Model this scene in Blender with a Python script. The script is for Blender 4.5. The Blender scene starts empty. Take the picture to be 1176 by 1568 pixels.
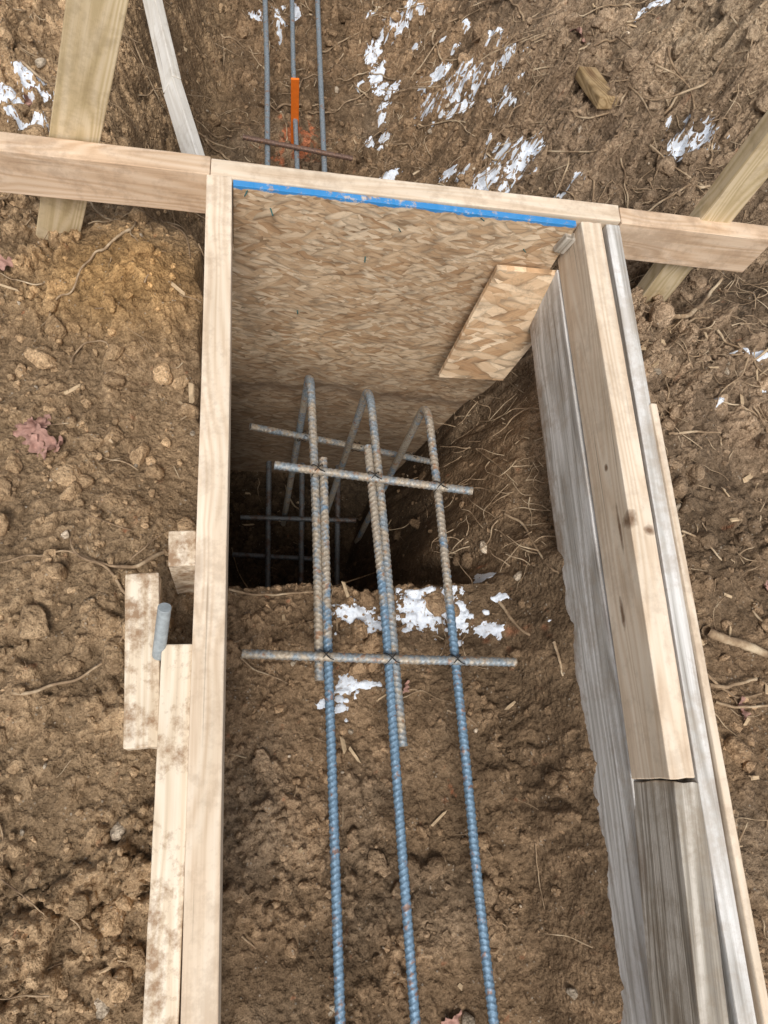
import bpy, math, random
import numpy as np
from mathutils import Vector, Matrix
rng=np.random.default_rng(7); random.seed(7)
scene=bpy.context.scene
scene.view_settings.view_transform='Standard'
try: scene.view_settings.look='None'
except Exception: pass
scene.view_settings.exposure=0

# ---------------------------------------------------------------- camera solve (from vanishing points)
CH=0.97; F=1132.0; CX,CY=588.0,784.0
D=np.array([-223,409.5,1132.]); D/=np.linalg.norm(D)
Yc=np.array([-191,-3233,1132.]); Yc-=D*Yc.dot(D); Yc/=np.linalg.norm(Yc)
Uc=-D
Xc=np.cross(Yc,Uc)
def ray(px,py):
    r=np.array([(px-CX)/F,(py-CY)/F,1.])
    return np.array([r@Xc,r@Yc,r@Uc])
CAM=np.array([0,0,CH])
def P(px,py,z=0.):
    r=ray(px,py); return CAM+r*((z-CH)/r[2])
def PY(px,py,Y):
    r=ray(px,py); return CAM+r*(Y/r[1])
camd=bpy.data.cameras.new("camera"); cam=bpy.data.objects.new("camera",camd)
scene.collection.objects.link(cam)
M=Matrix(((Xc[0],-Xc[1],-Xc[2],0),(Yc[0],-Yc[1],-Yc[2],0),(Uc[0],-Uc[1],-Uc[2],CH),(0,0,0,1)))
cam.matrix_world=M
camd.sensor_fit='VERTICAL'; camd.sensor_height=36; camd.lens=36*F/1568
camd.clip_start=.02; camd.clip_end=500
scene.camera=cam

# ---------------------------------------------------------------- noise
TB=rng.random((12,256,256)).astype(np.float32)
def vn(x,y,k=0):
    xi=np.floor(x).astype(np.int32); yi=np.floor(y).astype(np.int32); fx=x-xi; fy=y-yi
    fx=fx*fx*fx*(fx*(fx*6-15)+10); fy=fy*fy*fy*(fy*(fy*6-15)+10); T=TB[k%12]
    a=T[xi&255,yi&255];b=T[(xi+1)&255,yi&255];c=T[xi&255,(yi+1)&255];d=T[(xi+1)&255,(yi+1)&255]
    return (a*(1-fx)+b*fx)*(1-fy)+(c*(1-fx)+d*fx)*fy
def fbm(x,y,f,o=4,k=0,g=.5):
    s=0;a=1;t=0
    for i in range(o):
        ca,sa=math.cos(i*1.1+k),math.sin(i*1.1+k)
        s=s+a*(vn((x*ca-y*sa)*f+i*13.7+k*5.1,(x*sa+y*ca)*f+i*7.3+k*3.3,k+i)-.5); t+=a; a*=g; f*=2.03
    return s/t*2
def sm(a,b,x):
    t=np.clip((x-a)/(b-a),0,1); return t*t*(3-2*t)
def domes(x,y,cell,frac,k):
    wx=x+cell*.45*fbm(x,y,1.8/cell,3,k+1,.6); wy=y+cell*.45*fbm(x,y,1.8/cell,3,k+4,.6)
    u=wx/cell; v=wy/cell; iu=np.floor(u).astype(np.int32); iv=np.floor(v).astype(np.int32)
    h=np.zeros_like(x)
    for dx in(-1,0,1):
        for dy in(-1,0,1):
            a=(iu+dx)&255;b=(iv+dy)&255
            cx=iu+dx+.1+.8*TB[k%12][a,b]; cy=iv+dy+.1+.8*TB[(k+1)%12][a,b]
            R=.24+.40*TB[(k+2)%12][a,b]**1.5; on=(TB[(k+3)%12][a,b]<frac)
            an=TB[(k+5)%12][a,b]*3.1; e=.55+.45*TB[(k+6)%12][a,b]
            du=u-cx; dv=v-cy; ca=np.cos(an); sa=np.sin(an); p=du*ca+dv*sa; q=(-du*sa+dv*ca)/e
            d2=((np.abs(p)**2.6+np.abs(q)**2.6))/(R**2.6)
            tilt=1+.5*p/R*(TB[(k+7)%12][a,b]-.5)*2
            h=np.maximum(h,on*R*cell*.70*tilt*np.clip(1-d2,0,1)**.36)
    return h

# ---------------------------------------------------------------- terrain
CL=P(200,420,-.2)
def base(x,y):
    w=.022*fbm(x,y,5,3,2)+.010*fbm(x,y,22,3,6); w2=.022*fbm(x,y,6,3,5)+.010*fbm(x,y,25,3,9)
    X=x+w; Y=y+w2
    zl=-.17-.05*sm(.3,.8,Y)-.10*sm(.9,1.4,Y)+.03*fbm(x,y,2.2,2,1)
    zl=zl+.05*np.exp(-(((x-CL[0])/.15)**2+((y-CL[1])/.17)**2))
    zr=-.20+.02*fbm(x,y,3,2,3)-.1*sm(.8,1.0,Y)*(1-sm(.9,1.3,X))+.20*sm(.95,1.5,X)*sm(.9,1.5,Y)
    zr=zr+.07*fbm(x,y,1.8,3,8)*sm(.9,1.2,Y)+.045*fbm(x,y,6,3,2)*sm(.7,1.,Y)
    zf=-.405+.035*((X-.27)/.3)**2+.014*fbm(x,y,5,3,4)
    xe=.50+.17*np.clip((Y-.34)/.56,0,1)
    t=np.clip((xe-X)/.24,0,1)
    zp=np.where(t<.45,-.40-.30*(t/.45),-.70-.62*((t-.45)/.55))+.04*fbm(x,y,9,3,6)*sm(0,.1,t)
    zp=np.where(xe-X<0,-.40+.6*np.clip(X-xe,0,.3),zp)
    zt=-.76+.045*fbm(x,y,6,3,7)+.02*sm(1.5,3,Y)
    inn=zf*(1-sm(.335,.36,Y))+zp*sm(.335,.36,Y)
    ml=1-sm(-.14,-.07,x); mr=.12*sm(.66,.75,x)
    near=1-sm(.955-mr+.04*ml,.985+mr*1.2+.28*ml,y)
    le=-.045-.022*sm(.45,.55,Y)
    L=sm(le-.012,le+.012,X)
    Rn=sm(.485,.60,X)*(1-sm(.34,.45,Y))+sm(.635,.72,X)*sm(.34,.45,Y)
    zn=zl*(1-L)+inn*L
    zn=zn*(1-Rn)+(zr-.03*(1-sm(.6,.7,X)))*Rn
    LF=sm(-.30,-.07,X)
    RF=sm(.36,.95,X)**.75
    zfar=zl*(1-LF)+zt*LF; zfar=zfar*(1-RF)+zr*RF
    return zn*near+zfar*(1-near), near
def terrain(x,y):
    b,near=base(x,y)
    trench=sm(-.05,.02,x)*(1-sm(.42,.5,x))*(1-sm(.3,.36,y))
    pile=sm(.40,.65,x)*sm(.0,.9,y)
    leftlow=(1-sm(-.08,-.03,x))*(1-sm(.2,.5,y))
    leftmid=(1-sm(-.08,-.03,x))*sm(.3,.45,y)*(1-sm(.62,.72,y))
    clay=np.exp(-(((x+.25)/.16)**2+((y-.84)/.13)**2))
    fart=sm(.95,1.05,y)
    rough=.78+.45*pile+.40*leftlow-.16*trench+.65*clay+.55*fart-.42*leftmid
    patch=.42+1.05*sm(-.30,.35,fbm(x,y,4.5,3,9))
    rough=rough*patch
    d=domes(x,y,.080,.45,1)*.6*rough*(.6+1.*pile+.5*clay+.6*leftlow)
    d=np.maximum(d,0)+domes(x,y,.040,.65,3)*1.0*rough
    d=d+domes(x+3,y+1,.020,.75,6)*1.1*rough+domes(x+1,y+7,.011,.8,2)*rough
    n=.012*fbm(x,y,14,4,5)*rough+.0045*fbm(x,y,55,3,8)+.0022*fbm(x,y,140,2,3,.6)
    rid=.028*(1-np.abs(fbm(x,y,15,4,10))*2.5)*pile*patch
    return b+d+n+rid-.011, d, rough
def axis(lo,hi,st,far):
    a=np.arange(lo,hi,st); g=[];s=st;v=hi
    while v<far: g.append(v); s*=1.22; v+=s
    g.append(far)
    l=[];s=st;v=lo-st
    while v>-far: l.append(v); s*=1.22; v-=s
    l.append(-far)
    return np.array(l[::-1]+list(a)+g)
xs=axis(-.60,1.60,.0027,80); ys=axis(-.40,2.6,.0030,80)
GX,GY=np.meshgrid(xs,ys)
GZ,GD,GR=terrain(GX,GY)
far=np.maximum(np.abs(GX),np.abs(GY)); GZ=np.where(far>4,-.2+.1*fbm(GX,GY,.2,2,1),GZ)
def Hs(x,y,Z=None):
    Z=GZ if Z is None else Z
    i=np.interp(x,xs,np.arange(len(xs))); j=np.interp(y,ys,np.arange(len(ys)))
    i0=np.clip(i.astype(int) if hasattr(i,'astype') else int(i),0,len(xs)-2); j0=np.clip(j.astype(int) if hasattr(j,'astype') else int(j),0,len(ys)-2)
    a=i-i0;b=j-j0
    return (Z[j0,i0]*(1-a)+Z[j0,i0+1]*a)*(1-b)+(Z[j0+1,i0]*(1-a)+Z[j0+1,i0+1]*a)*b
def G(px,py):
    r=ray(px,py); t=np.arange(.6,6,.003); p=CAM[None,:]+t[:,None]*r[None,:]
    h=Hs(p[:,0],p[:,1]); k=np.argmax(p[:,2]<h); q=p[k].copy(); q[2]=h[k]; return q

def mkmesh(name,V,Q,mat=None,smooth=True,parent=None):
    V=np.asarray(V,dtype=np.float32); Q=np.asarray(Q,dtype=np.int32)
    me=bpy.data.meshes.new(name)
    me.vertices.add(len(V)); me.vertices.foreach_set("co",V.ravel())
    n=Q.shape[1]
    me.loops.add(Q.size); me.loops.foreach_set("vertex_index",Q.ravel())
    me.polygons.add(len(Q)); me.polygons.foreach_set("loop_start",np.arange(0,Q.size,n,dtype=np.int32))
    me.polygons.foreach_set("loop_total",np.full(len(Q),n,dtype=np.int32))
    me.polygons.foreach_set("use_smooth",np.full(len(Q),smooth,dtype=bool))
    me.update(calc_edges=True)
    ob=bpy.data.objects.new(name,me); scene.collection.objects.link(ob)
    if mat: me.materials.append(mat)
    if parent: ob.parent=parent
    return ob
def empty(name,loc=(0,0,0)):
    e=bpy.data.objects.new(name,None); scene.collection.objects.link(e); e.empty_display_size=.1; return e

# ---------------------------------------------------------------- materials
def newmat(name):
    m=bpy.data.materials.new(name); m.use_nodes=True; nt=m.node_tree
    b=nt.nodes["Principled BSDF"]; b.inputs["Roughness"].default_value=.85
    b.inputs["Specular IOR Level"].default_value=.25
    return m,nt,b
def noise(nt,vec,scale,detail=5,rough=.6,dist=0):
    n=nt.nodes.new("ShaderNodeTexNoise"); n.inputs["Scale"].default_value=scale; n.inputs["Detail"].default_value=detail
    n.inputs["Roughness"].default_value=rough; n.inputs["Distortion"].default_value=dist
    if vec is not None: nt.links.new(vec,n.inputs["Vector"])
    return n.outputs["Fac"]
def ramp(nt,fac,stops):
    r=nt.nodes.new("ShaderNodeValToRGB"); e=r.color_ramp.elements
    while len(e)<len(stops): e.new(.5)
    for i,(p,c) in enumerate(stops):
        e[i].position=p; e[i].color=(c[0],c[1],c[2],1) if isinstance(c,(tuple,list)) else (c,c,c,1)
    nt.links.new(fac,r.inputs["Fac"]); return r.outputs["Color"]
def mix(nt,fac,a,b,mode='MIX'):
    m=nt.nodes.new("ShaderNodeMix"); m.data_type='RGBA'; m.blend_type=mode
    for s,v in((0,fac),(6,a),(7,b)):
        if isinstance(v,(int,float)): m.inputs[s].default_value=v
        elif isinstance(v,(tuple,list)): m.inputs[s].default_value=(v[0],v[1],v[2],1)
        else: nt.links.new(v,m.inputs[s])
    return m.outputs[2]
def math_(nt,op,a,b=None,clamp=False):
    m=nt.nodes.new("ShaderNodeMath"); m.operation=op; m.use_clamp=clamp
    for i,v in enumerate((a,b)):
        if v is None: continue
        if isinstance(v,(int,float)): m.inputs[i].default_value=v
        else: nt.links.new(v,m.inputs[i])
    return m.outputs[0]
def mapping(nt,vec,scale=(1,1,1),rot=(0,0,0),loc=(0,0,0)):
    m=nt.nodes.new("ShaderNodeMapping"); m.inputs["Scale"].default_value=scale; m.inputs["Rotation"].default_value=rot; m.inputs["Location"].default_value=loc
    nt.links.new(vec,m.inputs["Vector"]); return m.outputs["Vector"]
def bump(nt,b,h,strength=.5,dist=.002):
    n=nt.nodes.new("ShaderNodeBump"); n.inputs["Strength"].default_value=strength; n.inputs["Distance"].default_value=dist
    nt.links.new(h,n.inputs["Height"]); nt.links.new(n.outputs["Normal"],b.inputs["Normal"])
def objvec(nt,randomize=True):
    tc=nt.nodes.new("ShaderNodeTexCoord"); v=tc.outputs["Object"]
    if randomize:
        oi=nt.nodes.new("ShaderNodeObjectInfo"); m=math_(nt,'MULTIPLY',oi.outputs["Random"],37.0)
        a=nt.nodes.new("ShaderNodeVectorMath"); a.operation='ADD'
        nt.links.new(v,a.inputs[0]); nt.links.new(m,a.inputs[1]); v=a.outputs[0]
    return v

def soil_mat(name):
    m,nt,b=newmat(name)
    tc=nt.nodes.new("ShaderNodeTexCoord"); v=tc.outputs["Object"]
    at=nt.nodes.new("ShaderNodeAttribute"); at.attribute_name="Col"; c=at.outputs["Color"]
    n1=noise(nt,v,11,5,.65); n2=noise(nt,v,70,4,.68); n3=noise(nt,v,330,3,.65)
    c=mix(nt,1.,c,ramp(nt,n1,[(.3,(.68,.66,.64)),(.7,(1.32,1.32,1.30))]),'MULTIPLY')
    c=mix(nt,1.,c,ramp(nt,n2,[(.30,(.62,.59,.56)),(.70,(1.38,1.40,1.42))]),'MULTIPLY')
    c=mix(nt,1.,c,ramp(nt,n3,[(.30,(.62,.60,.57)),(.72,(1.38,1.40,1.42))]),'MULTIPLY')
    vo=nt.nodes.new("ShaderNodeTexVoronoi"); vo.inputs["Scale"].default_value=120; nt.links.new(v,vo.inputs["Vector"])
    sp=math_(nt,'MULTIPLY',ramp(nt,vo.outputs["Distance"],[(.16,1.),(.26,0.)]),ramp(nt,noise(nt,v,40,2,.5),[(.56,0.),(.64,1.)]))
    c=mix(nt,math_(nt,'MULTIPLY',sp,.6),c,(.46,.40,.32))
    nt.links.new(c,b.inputs["Base Color"]); b.inputs["Roughness"].default_value=.92; b.inputs["Specular IOR Level"].default_value=.16
    hh=math_(nt,'ADD',math_(nt,'MULTIPLY',n2,1.3),math_(nt,'MULTIPLY',n3,.45))
    hh=math_(nt,'SUBTRACT',hh,math_(nt,'MULTIPLY',vo.outputs["Distance"],.6))
    bump(nt,b,hh,1.,.0075)
    return m
M_soil=soil_mat("soil"); M_clod=soil_mat("clod_soil")

def wood_mat(name,cols,dirt=.35,dirtcol=(.2,.14,.09),bstr=.25,grain=30.,gc=.35,knots=1.,kpts=(),zdirt=None,st=(.18,.45,.75)):
    m,nt,b=newmat(name); v=objvec(nt)
    slow=noise(nt,mapping(nt,v,(.9,13,13)),1.,2,.45)
    vo=nt.nodes.new("ShaderNodeTexVoronoi"); vo.inputs["Scale"].default_value=1; nt.links.new(mapping(nt,v,(3.4,10,10)),vo.inputs["Vector"])
    kd=vo.outputs["Distance"]
    slow2=math_(nt,'ADD',slow,math_(nt,'MULTIPLY',ramp(nt,kd,[(.0,1.),(.45,0.)]),.16*knots))
    s=math_(nt,'SINE',math_(nt,'MULTIPLY',slow2,grain*6.28*.55)); s=math_(nt,'MULTIPLY',math_(nt,'ADD',s,1.),.5)
    fine=noise(nt,mapping(nt,v,(5,300,300)),1,3,.6)
    mid=noise(nt,mapping(nt,v,(1.5,60,60)),1,4,.65)
    f=math_(nt,'ADD',math_(nt,'MULTIPLY',s,gc),math_(nt,'ADD',math_(nt,'MULTIPLY',fine,.35),math_(nt,'MULTIPLY',mid,.65-gc)))
    c=ramp(nt,f,[(st[0],cols[0]),(st[1],cols[1]),(st[2],cols[2])])
    warp=noise(nt,mapping(nt,v,(3,12,12)),1.6,3,.5)
    c=mix(nt,1.,c,ramp(nt,warp,[(.3,(.86,.84,.81)),(.7,(1.08,1.08,1.08))]),'MULTIPLY')
    if knots:
        k=ramp(nt,kd,[(.05,1.),(.10,.55),(.15,0.)])
        c=mix(nt,math_(nt,'MULTIPLY',k,.8*min(1,knots)),c,(.15,.075,.035))
    tc=nt.nodes.new("ShaderNodeTexCoord"); ov=tc.outputs["Object"]
    if kpts:
        wn=math_(nt,'MULTIPLY',math_(nt,'SUBTRACT',noise(nt,ov,60,4,.6),.5),1.1)
        for (kx,ky,kz,rx,ry,rz) in kpts:
            mp=mapping(nt,ov,(1/rx,1/ry,1/rz),(0,0,0),(-kx/rx,-ky/ry,-kz/rz))
            ln=nt.nodes.new("ShaderNodeVectorMath"); ln.operation='LENGTH'; nt.links.new(mp,ln.inputs[0])
            dd=math_(nt,'ADD',ln.outputs["Value"],wn)
            c=mix(nt,ramp(nt,dd,[(.35,.9),(.75,.45),(1.0,.0)]),c,(.15,.08,.04))
    d=noise(nt,v,8,5,.7); d2=noise(nt,v,55,5,.72)
    dm=math_(nt,'ADD',math_(nt,'MULTIPLY',d,.6),math_(nt,'MULTIPLY',d2,.4))
    df=math_(nt,'MULTIPLY',ramp(nt,dm,[(.48,0.),(.58,1.)]),dirt)
    c=mix(nt,df,c,dirtcol)
    if zdirt is not None:      # soil splashed on the lower part of the board
        sx=nt.nodes.new("ShaderNodeSeparateXYZ"); nt.links.new(ov,sx.inputs[0])
        q=math_(nt,'ADD',math_(nt,'MULTIPLY',sx.outputs[2],-6.),math_(nt,'MULTIPLY',dm,1.))
        c=mix(nt,ramp(nt,math_(nt,'MULTIPLY',q,.5),[(zdirt*.5,0.),(zdirt*.5+.12,.75)]),c,(.27,.19,.125))
    ck=noise(nt,mapping(nt,v,(2.2,130,130)),1,2,.5); c=mix(nt,ramp(nt,ck,[(.68,0.),(.75,.6)]),c,(.12,.08,.05))
    nt.links.new(c,b.inputs["Base Color"]); b.inputs["Roughness"].default_value=.75
    bump(nt,b,math_(nt,'ADD',math_(nt,'ADD',fine,math_(nt,'MULTIPLY',mid,.7)),math_(nt,'MULTIPLY',d2,.6)),bstr,.0015)
    return m
pine=[(.48,.32,.20),(.65,.475,.325),(.74,.58,.43)]; pale=[(.57,.425,.295),(.72,.585,.44),(.79,.68,.545)]
M_pine=wood_mat("pine_lumber",pine,.40,(.31,.21,.14),gc=.28)
M_pale=wood_mat("pale_lumber",pale,.40,(.38,.275,.185),knots=.6,gc=.25)
M_dirty=wood_mat("muddy_lumber",[(.52,.40,.28),(.72,.60,.45),(.82,.73,.60)],.92,(.29,.175,.095),gc=.25)
M_green=wood_mat("treated_lumber",[(.44,.34,.18),(.60,.475,.29),(.68,.56,.38)],.35,(.25,.18,.10))
M_grey=wood_mat("weathered_lumber",[(.14,.12,.10),(.36,.32,.265),(.62,.57,.50)],.4,(.22,.16,.10),bstr=.9,grain=22.,gc=.22,knots=.4,st=(.25,.45,.65))
M_greypale=wood_mat("weathered_pale_lumber",[(.30,.275,.245),(.56,.54,.505),(.78,.765,.74)],.38,(.36,.28,.20),bstr=.9,grain=16.,gc=.20,knots=.5,zdirt=1.15,st=(.28,.45,.64))
M_scrap=wood_mat("old_wood",[(.20,.13,.06),(.38,.26,.13),(.50,.36,.20)],.4,(.14,.09,.05),bstr=.7)

def osb_mat(name,ztop,bright=1.,blue=True,sc=1.):
    m,nt,b=newmat(name); tc=nt.nodes.new("ShaderNodeTexCoord"); v=tc.outputs["Object"]
    nz=nt.nodes.new("ShaderNodeTexNoise"); nz.inputs["Scale"].default_value=16; nz.inputs["Detail"].default_value=4; nt.links.new(v,nz.inputs["Vector"])
    va=nt.nodes.new("ShaderNodeVectorMath"); va.operation='MULTIPLY_ADD'; nt.links.new(nz.outputs["Color"],va.inputs[0]); va.inputs[1].default_value=(.025,.0,.025); nt.links.new(v,va.inputs[2]); v2=va.outputs[0]
    def lay(rot,sx,sz,off):
        vo=nt.nodes.new("ShaderNodeTexVoronoi"); vo.inputs["Scale"].default_value=sc
        r=mapping(nt,v2,(1,1,1),(0,rot,0),(off,0,off*1.7)); nt.links.new(mapping(nt,r,(sx,4,sz)),vo.inputs["Vector"])
        s=nt.nodes.new("ShaderNodeSeparateColor"); nt.links.new(vo.outputs["Color"],s.inputs[0])
        fine=noise(nt,mapping(nt,r,(25,4,480)),1,3,.65)
        edge_shade=ramp(nt,vo.outputs["Distance"],[(.45,1.),(.8,.55)])  # shadow painted into the chip colour, darker towards strand edges
        return s.outputs[0],s.outputs[1],fine,edge_shade
    a=lay(.12,15,85,0); c_=lay(-.55,21,85,3.1); e=lay(.6,19,85,7.7); g=lay(-.2,38,140,5.)
    ch=[(.1,(.32,.18,.09)),(.35,(.49,.325,.19)),(.65,(.61,.45,.295)),(1.,(.78,.63,.455))]
    def col(l):
        f=math_(nt,'ADD',math_(nt,'MULTIPLY',l[0],.72),math_(nt,'MULTIPLY',l[2],.48)); return mix(nt,1.,ramp(nt,f,ch),l[3],'MULTIPLY')
    cc=mix(nt,ramp(nt,c_[1],[(.5,0.),(.52,1.)]),col(a),col(c_))
    cc=mix(nt,ramp(nt,e[1],[(.6,0.),(.62,1.)]),cc,col(e))
    cc=mix(nt,ramp(nt,g[1],[(.6,0.),(.62,.85)]),cc,col(g))
    cc=mix(nt,1.,cc,ramp(nt,noise(nt,v,5,5,.6),[(.3,(.78*bright,.75*bright,.72*bright)),(.7,(1.1*bright,1.08*bright,1.05*bright))]),'MULTIPLY')
    dirt=ramp(nt,noise(nt,v,30,6,.78),[(.52,0.),(.66,.5)]); cc=mix(nt,dirt,cc,(.28,.20,.13))
    s=nt.nodes.new("ShaderNodeSeparateXYZ"); nt.links.new(v,s.inputs[0])
    if blue:
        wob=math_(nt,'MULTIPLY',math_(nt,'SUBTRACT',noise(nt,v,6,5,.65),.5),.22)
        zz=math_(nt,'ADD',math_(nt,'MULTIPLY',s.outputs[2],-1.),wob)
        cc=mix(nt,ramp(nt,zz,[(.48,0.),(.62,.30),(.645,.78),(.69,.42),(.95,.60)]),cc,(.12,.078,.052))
        hz=math_(nt,'ADD',s.outputs[2],math_(nt,'MULTIPLY',math_(nt,'SUBTRACT',noise(nt,v,30,4,.6),.5),.020))
        bf=math_(nt,'MULTIPLY',math_(nt,'SUBTRACT',hz,ztop-.0075),600.,True)
        wear=ramp(nt,noise(nt,v,38,5,.75),[(.36,.1),(.46,.92)])
        cc=mix(nt,math_(nt,'MULTIPLY',bf,wear),cc,(.010,.24,.58))
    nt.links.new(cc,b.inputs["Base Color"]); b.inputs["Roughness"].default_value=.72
    bump(nt,b,math_(nt,'ADD',math_(nt,'ADD',a[1],c_[1]),math_(nt,'MULTIPLY',noise(nt,v,120,4,.6),.8)),.5,.0018)
    return m

def rebar_mat(name,mode):
    m,nt,b=newmat(name); tc=nt.nodes.new("ShaderNodeTexCoord"); v=tc.outputs["Object"]
    n=noise(nt,v,38,6,.7); n2=noise(nt,v,240,4,.7); n0=noise(nt,v,9,3,.6)
    if mode=='main': steel=ramp(nt,n2,[(.3,(.075,.13,.19)),(.7,(.24,.36,.48))])
    else: steel=ramp(nt,n2,[(.3,(.13,.16,.18)),(.7,(.33,.37,.40))])
    mud=ramp(nt,n2,[(.3,(.25,.19,.13)),(.7,(.52,.44,.33))])
    s=nt.nodes.new("ShaderNodeSeparateXYZ"); nt.links.new(v,s.inputs[0])
    if mode=='main':
        g=math_(nt,'MULTIPLY',math_(nt,'SUBTRACT',s.outputs[1],.10),3.5,True)
        th=math_(nt,'SUBTRACT',.60,math_(nt,'MULTIPLY',g,.20))
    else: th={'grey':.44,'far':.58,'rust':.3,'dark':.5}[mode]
    f=math_(nt,'MULTIPLY',math_(nt,'SUBTRACT',math_(nt,'ADD',math_(nt,'MULTIPLY',n,.7),math_(nt,'MULTIPLY',n0,.3)),th),10.,True)
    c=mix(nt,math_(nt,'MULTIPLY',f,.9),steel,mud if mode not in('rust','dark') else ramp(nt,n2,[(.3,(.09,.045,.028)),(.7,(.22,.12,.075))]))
    rust=ramp(nt,noise(nt,v,70,3,.6),[(.59,0.),(.67,.7)]); c=mix(nt,rust,c,(.29,.14,.065))
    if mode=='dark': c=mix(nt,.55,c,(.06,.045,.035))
    nt.links.new(c,b.inputs["Base Color"]); b.inputs["Metallic"].default_value=.25; b.inputs["Roughness"].default_value=.5
    bump(nt,b,n2,.25,.001); return m
def plain(name,c,rough=.8,var=.25,scale=60):
    m,nt,b=newmat(name); v=objvec(nt,False); n=noise(nt,v,scale,5,.65)
    nt.links.new(ramp(nt,n,[(.25,tuple(x*(1-var) for x in c)),(.75,tuple(min(1,x*(1+var)) for x in c))]),b.inputs["Base Color"])
    b.inputs["Roughness"].default_value=rough; bump(nt,b,n,.4,.001); return m
M_snow,nt,b=newmat("snow"); v=objvec(nt,False)
sc_=ramp(nt,noise(nt,v,60,6,.7),[(.3,(.58,.63,.70)),(.5,(.76,.81,.88)),(.8,(.85,.88,.93))])
sc_=mix(nt,ramp(nt,noise(nt,v,120,4,.7),[(.58,0.),(.66,.75)]),sc_,(.33,.25,.18))
nt.links.new(sc_,b.inputs["Base Color"]); b.inputs["Roughness"].default_value=.6
bump(nt,b,noise(nt,v,250,4,.7),.6,.002)
M_twig,nt,b=newmat("twig"); v=objvec(nt,False)
nt.links.new(ramp(nt,noise(nt,v,16,5,.7),[(.33,(.12,.075,.045)),(.5,(.33,.23,.14)),(.66,(.58,.46,.31))]),b.inputs["Base Color"]); bump(nt,b,noise(nt,v,300,3),.5,.001)
M_leaf=plain("dead_leaf",(.38,.22,.175),.8,.45,80)
M_orange=plain("orange_paint",(.85,.19,.02),.6,.12)
M_wire=plain("tie_wire",(.03,.028,.026),.5)
M_nail=plain("nail",(.05,.13,.12),.4)
M_pin=plain("galvanised_steel",(.30,.33,.34),.45,.3,120)
M_chip=plain("wood_chip",(.50,.37,.23),.8,.35,90)

# ---------------------------------------------------------------- build ground
V=np.stack([GX,GY,GZ],-1).reshape(-1,3)
ny,nx=GX.shape
idx=np.arange(nx*ny).reshape(ny,nx)
Q=np.stack([idx[:-1,:-1],idx[:-1,1:],idx[1:,1:],idx[1:,:-1]],-1).reshape(-1,4)
ground=mkmesh("dirt_ground",V,Q,M_soil)
CC0=P(190,430,-.2)
def soilcol(x,y,z,d):
    a=fbm(x,y,3.5,4,3)[...,None]; a2=fbm(x,y,9,3,7)[...,None]
    C=np.ones(x.shape+(3,))*np.array([.335,.224,.134])
    C=C*(1+.26*a+.18*a2)
    gr=sm(.05,.45,fbm(x,y,2.9,4,1))[...,None]*.45; C=C*(1-gr)+gr*np.array([.30,.235,.17])*(1+.2*a2)
    left=(1-sm(-.1,0,x))[...,None]; C=C*(1-left*.85)+left*.85*np.array([.39,.268,.158])*(1+.22*a+.18*a2)
    cl=(np.exp(-(((x-CC0[0])/.17)**2+((y-CC0[1])/.12)**2)**1.5)*np.clip(.75+1.*a[...,0],0,1))[...,None]
    C=C*(1-cl*.85)+cl*.85*np.array([.52,.315,.13])
    pl=(sm(.5,.8,x)*sm(.0,.7,y))[...,None]; C=C*(1-.65*pl)+.65*pl*np.array([.30,.222,.155])*(1+.4*a)
    tan=(sm(.8,1.2,x)*sm(.9,1.6,y))[...,None]*np.clip(.5+1.2*a,0,1); C=C*(1-.65*tan)+.65*tan*np.array([.47,.365,.25])
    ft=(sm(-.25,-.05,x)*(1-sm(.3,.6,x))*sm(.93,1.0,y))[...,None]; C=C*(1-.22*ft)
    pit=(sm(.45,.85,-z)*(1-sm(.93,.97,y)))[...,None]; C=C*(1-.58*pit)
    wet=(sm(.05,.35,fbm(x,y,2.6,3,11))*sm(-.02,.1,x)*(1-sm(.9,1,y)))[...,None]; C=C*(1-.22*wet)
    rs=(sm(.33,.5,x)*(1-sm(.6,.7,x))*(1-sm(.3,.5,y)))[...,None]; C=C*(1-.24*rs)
    dd=np.clip(d/.021,0,1)[...,None]; C=C*(.62+.56*dd)  # occlusion painted into the soil colour: dark between clods, lighter on their tops
    return np.clip(C,.01,1)
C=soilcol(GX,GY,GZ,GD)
op=P(452,205,-.74); pm=np.exp(-(((GX-op[0])/.09)**2+((GY-op[1])/.11)**2))*1.1+fbm(GX,GY,55,4,6)*1.2
pm=sm(.70,1.25,pm)[...,None]*.6; C=C*(1-pm)+pm*np.array([.60,.17,.07])
op=P(770,985,-.4); pm=np.exp(-(((GX-op[0])/.05)**2+((GY-op[1])/.03)**2))+fbm(GX,GY,60,4,6)*.9
pm=sm(.7,1.3,pm)[...,None]*.3; C=C*(1-pm)+pm*np.array([.5,.16,.07])
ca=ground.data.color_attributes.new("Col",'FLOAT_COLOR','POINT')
ca.data.foreach_set("color",np.concatenate([C,np.ones(C.shape[:2]+(1,))],-1).astype(np.float32).ravel())

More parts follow.
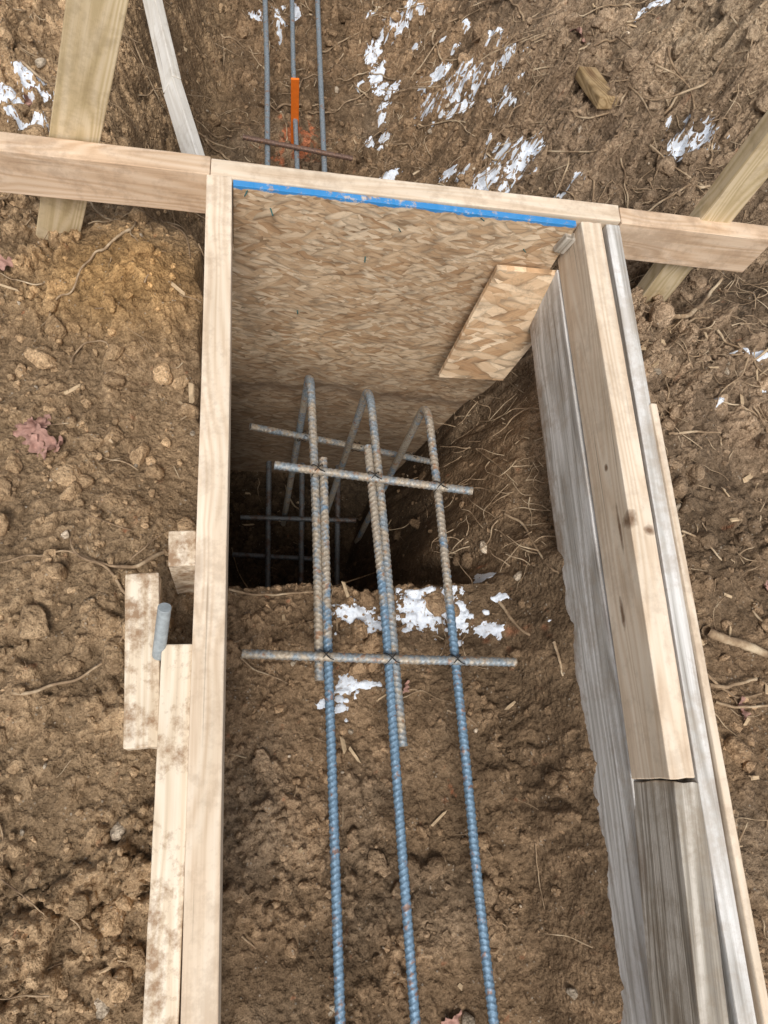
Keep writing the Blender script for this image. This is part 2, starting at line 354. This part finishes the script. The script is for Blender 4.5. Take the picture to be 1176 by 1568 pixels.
import bmesh
def ico(sub):
    bm=bmesh.new(); bmesh.ops.create_icosphere(bm,subdivisions=sub,radius=1)
    v=np.array([q.co[:] for q in bm.verts]); f=np.array([[q.index for q in t.verts] for t in bm.faces]); bm.free(); return v,f
def scatter_clods(name,n,rmin,rmax,sub,dens,mat,col=None,pw=3.,flat=1.):
    bv,bf=ico(sub); pts=[]
    while len(pts)<n:
        m=6000; x=rng.uniform(-.6,1.6,m);y=rng.uniform(-.4,2.5,m); k=rng.random(m)<dens(x,y); pts+=list(zip(x[k],y[k]))
    pts=np.array(pts[:n]); z=Hs(pts[:,0],pts[:,1]); r=rmin+(rmax-rmin)*rng.random(n)**pw
    VV=[];FF=[];CC=[]
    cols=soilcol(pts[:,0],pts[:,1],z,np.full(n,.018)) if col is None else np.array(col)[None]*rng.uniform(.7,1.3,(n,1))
    for i in range(n):
        v=bv.copy()
        for _ in range(8):
            nn=rng.normal(0,1,3); nn/=np.linalg.norm(nn); dcut=rng.uniform(.5,.85); dd=v@nn-dcut; v=v-np.clip(dd,0,None)[:,None]*nn[None]*.92
        v=v*(1+rng.normal(0,.05,len(v)))[:,None]*rng.uniform(.65,1.35,3); v[:,2]*=flat
        a=rng.uniform(0,6.28);c,s=math.cos(a),math.sin(a); v=np.stack([v[:,0]*c-v[:,1]*s,v[:,0]*s+v[:,1]*c,v[:,2]],1)
        VV.append(v*r[i]+np.array([pts[i,0],pts[i,1],z[i]+r[i]*.12])); FF.append(bf+i*len(bv)); CC.append(np.repeat(cols[i:i+1]*rng.uniform(.8,1.25),len(bv),0))
    ob=mkmesh(name,np.concatenate(VV),np.concatenate(FF),mat,smooth=(sub>1))
    cc=np.concatenate(CC); a=ob.data.color_attributes.new("Col",'FLOAT_COLOR','POINT')
    a.data.foreach_set("color",np.concatenate([cc,np.ones((len(cc),1))],1).astype(np.float32).ravel()); return ob
def dens(x,y):
    p=fbm(x,y,4.5,3,9)
    b_=.3+.9*np.maximum(0,p+.1)
    b_=b_+.25*((x<-.08)&(y<.45))+.3*(x>.65)+.2*(y>.95)
    b_=b_*(1-((x>-.065)&(x<.0)&(y<.9)))*(1-((x>.555)&(x<.73)&(y<.98)))
    return b_
scatter_clods("dirt_clods",12000,.0022,.0105,1,dens,M_clod)
scatter_clods("dirt_clods",1700,.006,.025,3,dens,M_clod,pw=2.8)
scatter_clods("stones",220,.004,.014,2,dens,M_clod,col=(.46,.38,.29))

# ---------------------------------------------------------------- lumber
def board(name,a,b_,w,h,mat,roll=0.,parent=None,bev=.0018,wob=.0007,rough_end=0.):
    a=np.array(a,float);b_=np.array(b_,float); d=b_-a; L=np.linalg.norm(d); dx=d/L
    up=np.array([0,0,1.]) if abs(dx[2])<.9 else np.array([0,-1.,0])
    dz=up-dx*up.dot(dx); dz/=np.linalg.norm(dz); dy=np.cross(dz,dx)
    c,s=math.cos(roll),math.sin(roll); dy,dz=dy*c+dz*s,dz*c-dy*s
    nseg=max(2,int(L/.03)); nw=3;nh=4
    bm=bmesh.new()
    prof=[(-w/2+w*i/nw,0) for i in range(nw)]+[(w/2,-h*i/nh) for i in range(nh)]+[(w/2-w*i/nw,-h) for i in range(nw)]+[(-w/2,-h+h*i/nh) for i in range(nh)]
    ph=random.random()*9; rings=[]
    for i in range(nseg+1):
        x=-L/2+L*i/nseg; r=[]
        oy=wob*math.sin(x*5+ph)*1.5; oz=wob*math.sin(x*4+ph*2)
        for (y,z) in prof:
            xe=x+(random.uniform(-1,1)*rough_end if i in(0,nseg) else 0)
            r.append(bm.verts.new((xe,y+oy+random.uniform(-1,1)*wob*.25,z+oz+random.uniform(-1,1)*wob*.25)))
        rings.append(r)
    n=len(prof)
    for i in range(nseg):
        for j in range(n):
            bm.faces.new((rings[i][j],rings[i+1][j],rings[i+1][(j+1)%n],rings[i][(j+1)%n]))
    bm.faces.new(rings[0]); bm.faces.new(rings[-1][::-1])
    bmesh.ops.recalc_face_normals(bm,faces=bm.faces)
    me=bpy.data.meshes.new(name); bm.to_mesh(me); bm.free(); me.materials.append(mat)
    ob=bpy.data.objects.new(name,me); scene.collection.objects.link(ob)
    mid=(a+b_)/2
    ob.matrix_world=Matrix(((dx[0],dy[0],dz[0],mid[0]),(dx[1],dy[1],dz[1],mid[1]),(dx[2],dy[2],dz[2],mid[2]),(0,0,0,1)))
    bv=ob.modifiers.new("bevel",'BEVEL'); bv.width=bev; bv.segments=2; bv.limit_method='ANGLE'; bv.angle_limit=math.radians(50)
    if parent: ob.parent=parent
    return ob

lfar=P(336,268,0); lnear=P(303,1720,0)
board("form_board",lfar,lnear,.0405,.14,M_pale)
hL=P(-60,208,0); hm1=P(322,254,0.); hm2=P(949,327,0.); hR=P(1182,357,0)
board("form_board",hL,hm1,.038,.092,M_pine)
board("form_board",hm1+(hm2-hm1)*.001,hm2,.036,.089,M_pale)
board("form_board",hm2+(hR-hm2)*.004+np.array([0,-.002,0]),hR,.036,.092,M_pine)
def slab(name,outline,Yf,th,mat,slope=0.,lean=0.):
    bm=bmesh.new(); f=[];k=[]
    for x,z in outline:
        y=Yf+slope*x+lean*z
        f.append(bm.verts.new((x,y,z))); k.append(bm.verts.new((x,y+th,z)))
    bm.faces.new(f); bm.faces.new(k[::-1]); n=len(f)
    for i in range(n): bm.faces.new((f[i],k[i],k[(i+1)%n],f[(i+1)%n]))
    bmesh.ops.recalc_face_normals(bm,faces=bm.faces)
    me=bpy.data.meshes.new(name); bm.to_mesh(me); bm.free(); me.materials.append(mat)
    ob=bpy.data.objects.new(name,me); scene.collection.objects.link(ob)
    bv=ob.modifiers.new("bevel",'BEVEL'); bv.width=.0008; bv.segments=1; return ob
e0=P(357,271,0); e1=P(880,334,0)
sl=(e1[1]-e0[1])/(e1[0]-e0[0]); Y0=e0[1]-sl*e0[0]-.0125
pts=[(e0[0]-.0,-.004)]+[(e0[0]-.0,-.16),(e0[0]-.03,-.16),(e0[0]-.03,-1.2)]+[(e1[0]+.05,-1.2),(e1[0]+.05,-.15),(e1[0]+.004,-.15),(e1[0]+.004,-.004)]
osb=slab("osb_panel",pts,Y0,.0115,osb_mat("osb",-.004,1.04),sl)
# offcut leaning out from the panel at its foot
lean=.16; Ys=Y0+sl*.45-.026
def onLean(px,py):
    r=ray(px,py); t=(Ys+lean*(CH+.15))/(r[1]-lean*r[2]); p=CAM+r*t; return (p[0],p[2])
o=[onLean(*q) for q in[(762,412),(672,578),(770,583),(822,520),(858,474),(868,422)]]
slab("osb_scrap",o,Ys+lean*.15,.011,osb_mat("osb_light",9,1.3,False,.55),0,lean)
nV=[];nF=[];no=0
for (px,py) in[(413,325),(610,352),(735,333),(455,480),(380,300),(800,378),(560,395)]:
    p=PY(px,py,Y0+sl*.3); a=np.array([p[0],Y0+sl*p[0]+.004,p[2]]); b_=a+np.array([rng.uniform(-.006,.006),-.016,rng.uniform(-.004,.010)])
    A=np.array([1,0,0.]);B=np.array([0,0,1.])
    for q in(a,b_):
        for k in range(6): nV.append(q+.0013*(A*math.cos(k*1.047)+B*math.sin(k*1.047)))
    for k in range(6): nF.append((no+k,no+(k+1)%6,no+6+(k+1)%6,no+6+k))
    no+=12
mkmesh("nails",nV,nF,M_nail,parent=osb)

ri0=P(906,340,0); ri1=P(1046,1192,0)
dirr=(ri1-ri0)/np.linalg.norm(ri1-ri0); mid_=(ri0+ri1)/2
def lx(py): return float((P(906+(py-340)*.1643,py,0)-mid_)@dirr)
kp=[(lx(795),-.019,.0,.018,.016,.022),(lx(800),-.019,-.032,.045,.012,.005),(lx(925),-.019,-.062,.030,.012,.007),(lx(700),-.019,-.045,.007,.01,.007),(lx(812),.012,0,.010,.01,.006)]
board("form_board",ri0,ri1,.0385,.105,wood_mat("knotty_lumber",pale,.30,(.38,.285,.20),knots=0,gc=.30,kpts=kp),rough_end=.001)
w0=P(1055,1197,-.006); w1=P(1115,1720,-.006)
board("form_board",w0,w1,.040,.12,M_grey,wob=.0014,rough_end=.002)
side=np.array([-dirr[1],dirr[0],0]); side*=np.sign(side[0])
g0=ri0+dirr*.02+np.array([0,0,-.107])-side*.004; g1=ri1+dirr*.75+np.array([0,0,-.128])+side*.012
board("form_board",g0,g1,.038,.15,M_greypale,wob=.001)
board("form_board",P(939,344,-.004),P(1172,1720,-.004),.026,.14,M_greypale)
board("form_board",P(1001,617,.002),P(1207,1720,.002),.0115,.22,M_pale)
board("wood_cleat",PY(856,388,Y0-.03),PY(876,366,Y0-.03),.022,.016,M_grey)

def stake(name,a,b_,w,th,mat,face=(0,-1,0),parent=None):
    a=np.array(a,float);b_=np.array(b_,float);d=b_-a;L=np.linalg.norm(d);dx=d/L
    f=np.array(face,float); dz=f-dx*f.dot(dx); dz/=np.linalg.norm(dz); dy=np.cross(dz,dx)
    ob=board(name,(0,0,0),(L,0,0),w,th,mat); mid=(a+b_)/2
    ob.matrix_world=Matrix(((dx[0],dy[0],dz[0],mid[0]),(dx[1],dy[1],dz[1],mid[1]),(dx[2],dy[2],dz[2],mid[2]),(0,0,0,1))); return ob
yb=P(100,235,0)[1]+.034
stake("wooden_stake",PY(160,-60,yb),PY(76,430,yb),.073,.036,M_green)
yb2=P(1100,360,0)[1]+.030
stake("wooden_stake",PY(1275,115,yb2),PY(968,500,yb2),.062,.036,M_green)
board("wooden_stake",P(278,812,-.01),P(278,866,-.01),.036,.30,M_dirty)
board("wooden_stake",P(218,878,-.02),P(214,1146,-.02),.043,.038,M_dirty,wob=.002,rough_end=.001)
board("wood_plank",P(269,986,-.004),P(239,1720,-.012),.0385,.12,M_dirty,wob=.0015)
bA=P(230,-60,-.30);bB=P(270,118,-.29);bC=P(316,262,-.27)
M_fb=wood_mat("bleached_lumber",[(.55,.50,.43),(.74,.70,.63),(.82,.79,.74)],.3,(.34,.27,.19),knots=.4,gc=.2)
fb=board("form_board",bA,bB,.021,.050,M_fb,roll=-.5,wob=.001); board("board_end",bB,bC,.021,.050,M_fb,roll=-.5,wob=.001)
bpy.context.view_layer.update()
be=bpy.data.objects["board_end"]; mw=be.matrix_world.copy(); be.parent=fb; be.matrix_parent_inverse=fb.matrix_world.inverted(); be.matrix_world=mw
p=G(890,125);q=G(925,170); board("wood_offcut",p+np.array([0,0,.035]),q+np.array([0,0,.035]),.05,.03,M_scrap,wob=.003,bev=.004)

# ---------------------------------------------------------------- rebar
def resample(pts,step):
    pts=np.array(pts,float); s=np.r_[0,np.cumsum(np.linalg.norm(np.diff(pts,axis=0),axis=1))]
    n=max(2,int(s[-1]/step)); t=np.linspace(0,s[-1],n+1)
    return np.stack([np.interp(t,s,pts[:,i]) for i in range(3)],1),t
def smoothpath(pts,it=2):
    pts=np.array(pts,float)
    for _ in range(it):
        q=[pts[0]]
        for i in range(len(pts)-1): q+= [pts[i]*.75+pts[i+1]*.25,pts[i]*.25+pts[i+1]*.75]
        q.append(pts[-1]); pts=np.array(q)
    return pts
def tube(pts,r,ref,nseg=20,step=.0012,rib=True,pitch=.0098):
    p,s=resample(pts,step); T=np.gradient(p,axis=0); T/=np.linalg.norm(T,axis=1)[:,None]
    ref=np.array(ref,float); A=np.cross(T,ref); A/=np.linalg.norm(A,axis=1)[:,None]; B=np.cross(T,A)
    an=np.linspace(0,2*math.pi,nseg,endpoint=False)
    rr=np.ones((len(p),nseg))*r
    if rib:
        aa=np.mod(an+.5,2*math.pi); tri=np.abs(aa-math.pi)
        ph=2*math.pi*s[:,None]/pitch+2.6*tri[None,:]
        rr=r*(.97+.12*sm(.35,.85,np.cos(ph))+.09*(np.abs(np.sin(an[None,:]+.5))<.17))
    V=p[:,None,:]+rr[:,:,None]*(A[:,None,:]*np.cos(an)[None,:,None]+B[:,None,:]*np.sin(an)[None,:,None])
    n=len(p); idx=np.arange(n*nseg).reshape(n,nseg); nx_=np.roll(idx,-1,1)
    Q=np.stack([idx[:-1],nx_[:-1],nx_[1:],idx[1:]],-1).reshape(-1,4)
    V=V.reshape(-1,3); c0=len(V); V=np.concatenate([V,p[:1],p[-1:]])
    caps=[(idx[0][(j+1)%nseg],idx[0][j],c0) for j in range(nseg)]+[(idx[-1][j],idx[-1][(j+1)%nseg],c0+1) for j in range(nseg)]
    return V,Q,caps
def bar(name,pts,r,ref,mat,parent,**k):
    V,Q,caps=tube(pts,r,ref,**k)
    me=bpy.data.meshes.new(name)
    me.from_pydata(V.tolist(),[],Q.tolist()+[tuple(int(q) for q in c) for c in caps]); me.materials.append(mat)
    sm_=np.ones(len(me.polygons),dtype=bool); sm_[len(Q):]=False
    me.polygons.foreach_set("use_smooth",sm_); me.update()
    ob=bpy.data.objects.new(name,me); scene.collection.objects.link(ob); ob.parent=parent; return ob
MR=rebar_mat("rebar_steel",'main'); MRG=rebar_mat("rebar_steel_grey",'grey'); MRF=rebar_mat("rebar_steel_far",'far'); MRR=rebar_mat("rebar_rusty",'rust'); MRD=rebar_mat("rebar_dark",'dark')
cage=empty("rebar_cage"); ZR=-.315; R=.0078
X1=(1,0,0)
bar("long_bar_1",smoothpath([P(495,702,ZR),P(502,1000,ZR),P(511,1250,ZR),P(526,1720,ZR)]),R,X1,MR,cage)
bar("long_bar_2",smoothpath([P(563,683,ZR),P(577,820,ZR),P(591,950,ZR),P(606,1180,ZR),P(648,1720,ZR)]),R,X1,MR,cage)
def Lbar(name,pts,mat):
    pts=[np.array(p) for p in pts]; e=pts[-1]; d=e-pts[-2]; d[2]=0; d/=np.linalg.norm(d); Rb=.05
    e=e-d*Rb; pts[-1]=e; base_=list(smoothpath(pts))
    for th in np.linspace(0,math.pi/2,14)[1:]: base_.append(e+d*Rb*math.sin(th)+np.array([0,0,-Rb*(1-math.cos(th))]))
    l=base_[-1].copy(); l2=l.copy(); l2[2]=-1.27; base_.append(l2)
    bar(name,base_,R,X1,mat,cage); return l
l1=Lbar("dowel_1",[P(489,1042,ZR),P(485,800,ZR),P(475,566,ZR)],MRG)
l2=Lbar("dowel_2",[P(617,1143,ZR),P(602,980,ZR),P(584,760,ZR),P(565,588,ZR)],MRG)
l3=Lbar("dowel_3",[P(775,1720,ZR),P(736,1400,ZR),P(712,1150,ZR),P(697,1010,ZR),P(676,800,ZR),P(654,614,ZR)],MR)
ZC=ZR+.0155
bar("cross_bar_1",[P(420,712,ZC),P(570,732,ZC),P(723,752,ZC)],R,(0,0,1),MRG,cage)
bar("cross_bar_2",[P(370,1001,ZC),P(590,1009,ZC),P(790,1014,ZC)],R,(0,0,1),MRG,cage)
yl=l1[1]-.016
bar("cross_bar_3",[PY(383,653,yl),PY(520,679,yl),PY(660,707,yl)],R,(0,0,1),MRG,cage)
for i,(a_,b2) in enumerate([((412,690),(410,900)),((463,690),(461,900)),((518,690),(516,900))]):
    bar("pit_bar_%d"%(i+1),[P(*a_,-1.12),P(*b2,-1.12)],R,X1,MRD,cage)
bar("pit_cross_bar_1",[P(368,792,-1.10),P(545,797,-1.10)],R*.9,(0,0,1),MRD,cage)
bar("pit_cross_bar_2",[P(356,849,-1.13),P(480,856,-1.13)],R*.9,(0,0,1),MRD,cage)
def tie(at,sz=.012):
    at=np.array(at); th=np.linspace(0,2*math.pi,24)
    for k in(-1,1):
        pts=[at+np.array([math.cos(t)*sz*.85,k*math.cos(t)*sz*.85,math.sin(t)*sz*1.45+.0]) for t in th]
        bar("tie_wire",pts,.0009,(.3,.7,.2),M_wire,cage,nseg=5,step=.002,rib=False)
    tail=[at+np.array([0,0,.014]),at+np.array([.006,-.008,.022]),at+np.array([.012,-.010,.020])]
    bar("tie_wire",tail,.001,(.3,.7,.2),M_wire,cage,nseg=5,step=.002,rib=False)
for q in[(486,721),(572,732),(672,746),(498,1004),(598,1009),(697,1011)]: tie(P(*q,ZR+.008))
for q in[(462,668),(545,684),(628,700)]: tie(PY(*q,yl+.008),.012)
cage2=empty("rebar_cage"); ZF=-.64
bar("long_bar_1",[P(404,-60,ZF),P(409,100,ZF),P(410,330,ZF)],.0072,X1,MRF,cage2)
bar("long_bar_2",[P(446,-60,ZF),P(449,100,ZF),P(458,330,ZF)],.0065,X1,MRF,cage2)
bar("long_bar_3",[P(484,-60,ZF),P(490,100,ZF),P(500,330,ZF)],.0072,X1,MRF,cage2)
bar("cross_bar",[P(372,210,ZF+.015),P(455,226,ZF+.015),P(540,243,ZF+.015)],.0068,(0,0,1),MRR,cage2)
b0=P(453,222,-.74); t0=PY(452,122,b0[1]-.03)
so=stake("survey_stake",b0+np.array([0,0,-.03]),t0,.022,.006,M_orange)
pn=empty("steel_pin")
bar("pin_shaft",[P(237,1020,-.10),P(243,1002,-.02),P(252,930,.05)],.0082,X1,M_pin,pn,rib=False,nseg=20)

# ---------------------------------------------------------------- twigs and roots
TV=[];TF=[];off=0
def twig(pts,r,taper=.4,seg=6):
    global off
    p=smoothpath(pts,2); T=np.gradient(p,axis=0); T/=np.linalg.norm(T,axis=1)[:,None]+1e-9
    ref=np.array([.31,.22,.93]); A=np.cross(T,ref); A/=np.linalg.norm(A,axis=1)[:,None]+1e-9; B=np.cross(T,A)
    an=np.linspace(0,2*math.pi,seg,endpoint=False); rr=r*np.linspace(1,taper,len(p))*(1+rng.normal(0,.06,len(p)))
    V=p[:,None,:]+rr[:,None,None]*(A[:,None]*np.cos(an)[None,:,None]+B[:,None]*np.sin(an)[None,:,None])
    n=len(p); idx=np.arange(n*seg).reshape(n,seg)+off; nx_=np.roll(idx,-1,1)
    TF.append(np.stack([idx[:-1],nx_[:-1],nx_[1:],idx[1:]],-1).reshape(-1,4)); TV.append(V.reshape(-1,3)); off+=n*seg
def rtwig(x,y,L,r,curl=.5,lift=.004):
    a=rng.uniform(0,6.28); n=max(4,int(L/.015)); pts=[]
    for i in range(n):
        z=Hs(x,y); pts.append((x,y,z+lift*rng.uniform(-.3,1.6)+r)); a+=rng.normal(0,curl); st=L/n; x+=math.cos(a)*st; y+=math.sin(a)*st
    pts=np.array(pts)
    for i in range(1,n): pts[i,2]=pts[i-1,2]+np.clip(pts[i,2]-pts[i-1,2],-.010,.010)
    twig(pts,r)
cnt=0
while cnt<3200:
    x=rng.uniform(-.6,1.6);y=rng.uniform(-.35,2.5)
    dn=.09
    if x>.62: dn=.45+.5*sm(.3,1.0,y)
    if y>.95 and x>.35: dn=1
    if y>.95 and x<.35: dn=.5
    if -.09<x<.0 and y<.95 or (.55<x<.72 and y<.97): continue
    if rng.random()<dn:
        u=rng.random()
        if u<.45: rtwig(x,y,rng.uniform(.012,.045),rng.uniform(.0007,.0020),.12)
        elif u<.90: rtwig(x,y,rng.uniform(.04,.14),rng.uniform(.0006,.0016),.4,.008)
        else: rtwig(x,y,rng.uniform(.10,.28),rng.uniform(.0016,.0038),.28,.008)
        cnt+=1
def troot(pxs,r,lift=.006,taper=.6):
    pts=np.array([G(*q)+np.array([0,0,lift+r]) for q in pxs])
    p=smoothpath(pts,2); p[1:-1]+=rng.normal(0,min(.0012,r*.4),(len(p)-2,3)); twig(p,r,taper,9)
troot([(1075,968),(1110,985),(1145,993),(1185,1012)],.009,.004,.8)
troot([(1025,492),(1050,490),(1075,465),(1100,432)],.005)
troot([(1035,505),(1062,492),(1085,490)],.003)
troot([(1000,508),(1030,505),(1050,485)],.003)
troot([(770,790),(800,805),(830,865),(852,880)],.0028)
troot([(762,815),(790,840),(820,850)],.0018)
troot([(350,905),(400,915),(450,912),(500,905),(575,878)],.0022,.012)
troot([(355,840),(365,880),(385,910)],.002)
troot([(728,690),(760,715),(790,745)],.002)
troot([(700,640),(740,650),(770,640),(790,610)],.0014)
troot([(845,100),(900,115),(960,150),(1000,200)],.003)
troot([(770,130),(830,105),(880,110)],.002)
troot([(940,60),(985,100),(1050,140),(1060,180)],.0025)
troot([(940,185),(948,160),(960,140)],.003)
troot([(990,230),(1040,270),(1090,300)],.0025)
troot([(820,235),(900,240),(960,225)],.0022)
troot([(1100,20),(1130,60),(1160,120)],.0025)
troot([(1080,1050),(1110,1055),(1150,1040)],.004)
troot([(1090,1075),(1125,1085),(1176,1080)],.003)
troot([(1020,668),(1060,664),(1100,666)],.003)
troot([(1040,815),(1075,828),(1100,860)],.0022)
troot([(640,200),(700,185),(740,210),(790,200)],.002)
troot([(205,70),(230,130),(250,170)],.002); troot([(340,60),(345,100),(335,140)],.002)
troot([(680,1090),(705,1095),(725,1112)],.0018,.02)
troot([(818,1290),(822,1340),(832,1392)],.0012,.003)
troot([(845,985),(853,1015),(858,1035)],.0028)
troot([(200,860),(235,830),(250,820)],.0015)
troot([(275,455),(300,462),(308,468)],.0012); troot([(262,350),(285,360),(292,400)],.0015)
troot([(5,1345),(40,1370),(70,1400)],.0012)
for _ in range(130):
    g=G(rng.uniform(690,860),rng.uniform(570,870)); rtwig(g[0],g[1],rng.uniform(.03,.12),rng.uniform(.0006,.0018),.5,.008)
mkmesh("twigs_and_roots",np.concatenate(TV),np.concatenate(TF),M_twig)
bx=np.array([(-1,-1,-1),(1,-1,-1),(1,1,-1),(-1,1,-1),(-1,-1,1),(1,-1,1),(1,1,1),(-1,1,1)],float)
bq=np.array([(0,3,2,1),(4,5,6,7),(0,1,5,4),(1,2,6,5),(2,3,7,6),(3,0,4,7)])
WV=[];WF=[]
for i in range(230):
    while True:
        x=rng.uniform(-.6,1.6);y=rng.uniform(-.35,2.4)
        if rng.random()<(.9 if x>.72 else .22) and not(.5<x<.72 and y<.95) and not(-.08<x<0): break
    v=bx*np.array([rng.uniform(.004,.017),rng.uniform(.0012,.004),rng.uniform(.0006,.0018)])*(1+rng.normal(0,.25,(8,3)))
    Rm=Matrix.Rotation(rng.uniform(0,6.28),3,'Z')@Matrix.Rotation(rng.normal(0,.4),3,'Y')@Matrix.Rotation(rng.normal(0,.4),3,'X')
    WV.append(v@np.array(Rm).T+np.array([x,y,Hs(x,y)+.004])); WF.append(bq+8*i)
mkmesh("wood_chips",np.concatenate(WV),np.concatenate(WF),M_chip,smooth=False)

# ---------------------------------------------------------------- snow
def blur(Z,n):
    for _ in range(n):
        Z=Z.copy(); Z[1:-1,1:-1]=(Z[:-2,1:-1]+Z[2:,1:-1]+Z[1:-1,:-2]+Z[1:-1,2:]+Z[1:-1,1:-1]*2)/6
    return Z
GB=blur(GZ,7)
SV=[];SF=[];so_=0
SP=[(690,138,36,40),(672,112,14,12),(790,132,17,13),(572,85,12,14),(575,125,10,20),(612,22,22,12),(575,18,14,12),(787,72,20,11),(725,95,16,12),
  (800,240,22,22),(750,264,22,15),(772,286,15,9),(1075,185,22,14),(1060,225,30,16),(1000,8,25,8),(40,115,24,13),(18,150,26,15),(58,185,30,12),(70,150,14,8),
  (598,265,14,9),(685,270,8,10),(862,298,16,7),(655,930,52,46),(640,905,28,13),(545,942,36,20),(704,945,16,24),(766,915,13,8),(750,965,24,14),(530,1050,20,18),(560,1048,20,8),(492,1080,8,9),
  (612,890,18,7),(742,882,12,9),(1165,545,10,7),(1165,600,8,6),(520,1085,8,8)]
for (cx_,cy_,sx_,sy_,n_) in[(700,150,90,60,26),(790,250,60,40,16),(585,150,18,80,12),(1060,200,50,40,9),(640,40,60,30,7),(40,150,40,45,10),(660,940,120,50,26),(530,1060,30,30,8),(430,20,60,30,10),(1130,560,30,60,3)]:
    for _ in range(n_): s_=rng.uniform(3.5,8.0); SP.append((cx_+rng.normal(0,.55)*sx_,cy_+rng.normal(0,.55)*sy_,s_*rng.uniform(.8,1.5),s_))
for (px,py,rx,ry) in SP:
    if px<0 or py<0: continue
    c=G(px,py)
    if c[2]<-.50 and c[1]<.95: continue
    ey=P(px,py-ry,c[2]); e_x=P(px+rx,py,c[2])
    sx=np.linalg.norm(e_x[:2]-c[:2]); sy=np.linalg.norm(ey[:2]-c[:2])
    st=.0018; gx,gy=np.meshgrid(np.arange(-1.5*sx,1.5*sx,st)+c[0],np.arange(-1.5*sy,1.5*sy,st)+c[1])
    rr_=np.sqrt(((gx-c[0])/sx)**2+((gy-c[1])/sy)**2)
    m_=np.clip(1-rr_,-1.2,1)*.95+fbm(gx,gy,55,5,7,.70)*1.0-.10
    m_=np.where(rr_>1.4,-1,m_)
    hb=Hs(gx,gy,GB); hr=Hs(gx,gy)
    z=np.minimum(hb,hr+.004)*.55+hr*.45+np.clip(m_,-.6,.40)*.010-.0004+.0006*fbm(gx,gy,160,2,3)
    n0,n1=gx.shape
    if n0<3 or n1<3: continue
    idx=np.arange(n0*n1).reshape(n0,n1); q=np.stack([idx[:-1,:-1],idx[:-1,1:],idx[1:,1:],idx[1:,:-1]],-1).reshape(-1,4)
    steep=np.abs(hb.ravel()[q].max(1)-hb.ravel()[q].min(1))
    keep=(m_.ravel()[q].max(1)>-.15)&(steep<.010); q=q[keep]
    SV.append(np.stack([gx,gy,z],-1).reshape(-1,3)); SF.append(q+so_); so_+=n0*n1
mkmesh("snow",np.concatenate(SV),np.concatenate(SF),M_snow)

# ---------------------------------------------------------------- dead leaves
def leaf(px,py,size,rot,tilt,fold=.6):
    g=G(px,py); n=26; m=13; V=[];Fq=[]
    for i in range(n):
        u=i/(n-1)
        wd=math.sin(math.pi*u**.8)**.7*(.38+.16*math.cos(u*22))+.01
        for j in range(m):
            v=(j/(m-1)*2-1)
            x=(u-.5)*2; y=v*wd*1.1
            z=fold*abs(y)**1.2+.22*math.sin(x*3.3+rot*3)+.09*math.sin(x*9+y*7+rot)+.05*math.sin(y*16+x*4)
            V.append((x,y,z))
        if i:
            for j in range(m-1): Fq.append(((i-1)*m+j,(i-1)*m+j+1,i*m+j+1,i*m+j))
    V=np.array(V)*size; Rm=Matrix.Rotation(rot,3,'Z')@Matrix.Rotation(tilt,3,'X'); V=V@np.array(Rm).T
    V=V+g+np.array([0,0,.3*size+.003]); return V,np.array(Fq)
LV=[];LF=[];lo=0
for a in[(50,660,.028,.6,.7),(75,675,.030,2.2,-.8),(84,692,.024,4.2,.9),(58,688,.024,5.3,.2),(42,655,.018,3.2,.8),(70,652,.018,1.2,.1),(5,416,.028,.3,.3),(47,158,.03,1.3,.9),(882,62,.03,2.4,.5),(620,1052,.014,1.0,.5),(690,1556,.02,.4,.4),(1130,1085,.02,1.4,.3),(1165,900,.018,2.4,.3)]:
    V_,F_=leaf(*a); LV.append(V_); LF.append(F_+lo); lo+=len(V_)
lv=mkmesh("dead_leaves",np.concatenate(LV),np.concatenate(LF),M_leaf)

# ---------------------------------------------------------------- light
w=bpy.data.worlds.new("World"); scene.world=w; w.use_nodes=True; nt=w.node_tree
sky=nt.nodes.new("ShaderNodeTexSky"); sky.sky_type='NISHITA'; sky.sun_disc=False
el=math.radians(60); az=math.radians(194)
sky.sun_elevation=el; sky.sun_rotation=az; sky.air_density=1.; sky.dust_density=3.
hs=nt.nodes.new("ShaderNodeHueSaturation"); hs.inputs["Saturation"].default_value=.30
bg=nt.nodes["Background"]; bg.inputs["Strength"].default_value=.15
nt.links.new(sky.outputs[0],hs.inputs["Color"]); nt.links.new(hs.outputs[0],bg.inputs["Color"])
sd=bpy.data.lights.new("sun",'SUN'); sd.energy=2.3; sd.angle=math.radians(20); sd.color=(1,.965,.915)
so2=bpy.data.objects.new("sun",sd); scene.collection.objects.link(so2)
dv=Vector((math.sin(az)*math.cos(el),math.cos(az)*math.cos(el),math.sin(el)))
so2.rotation_euler=dv.to_track_quat('Z','Y').to_euler(); so2.location=dv*5
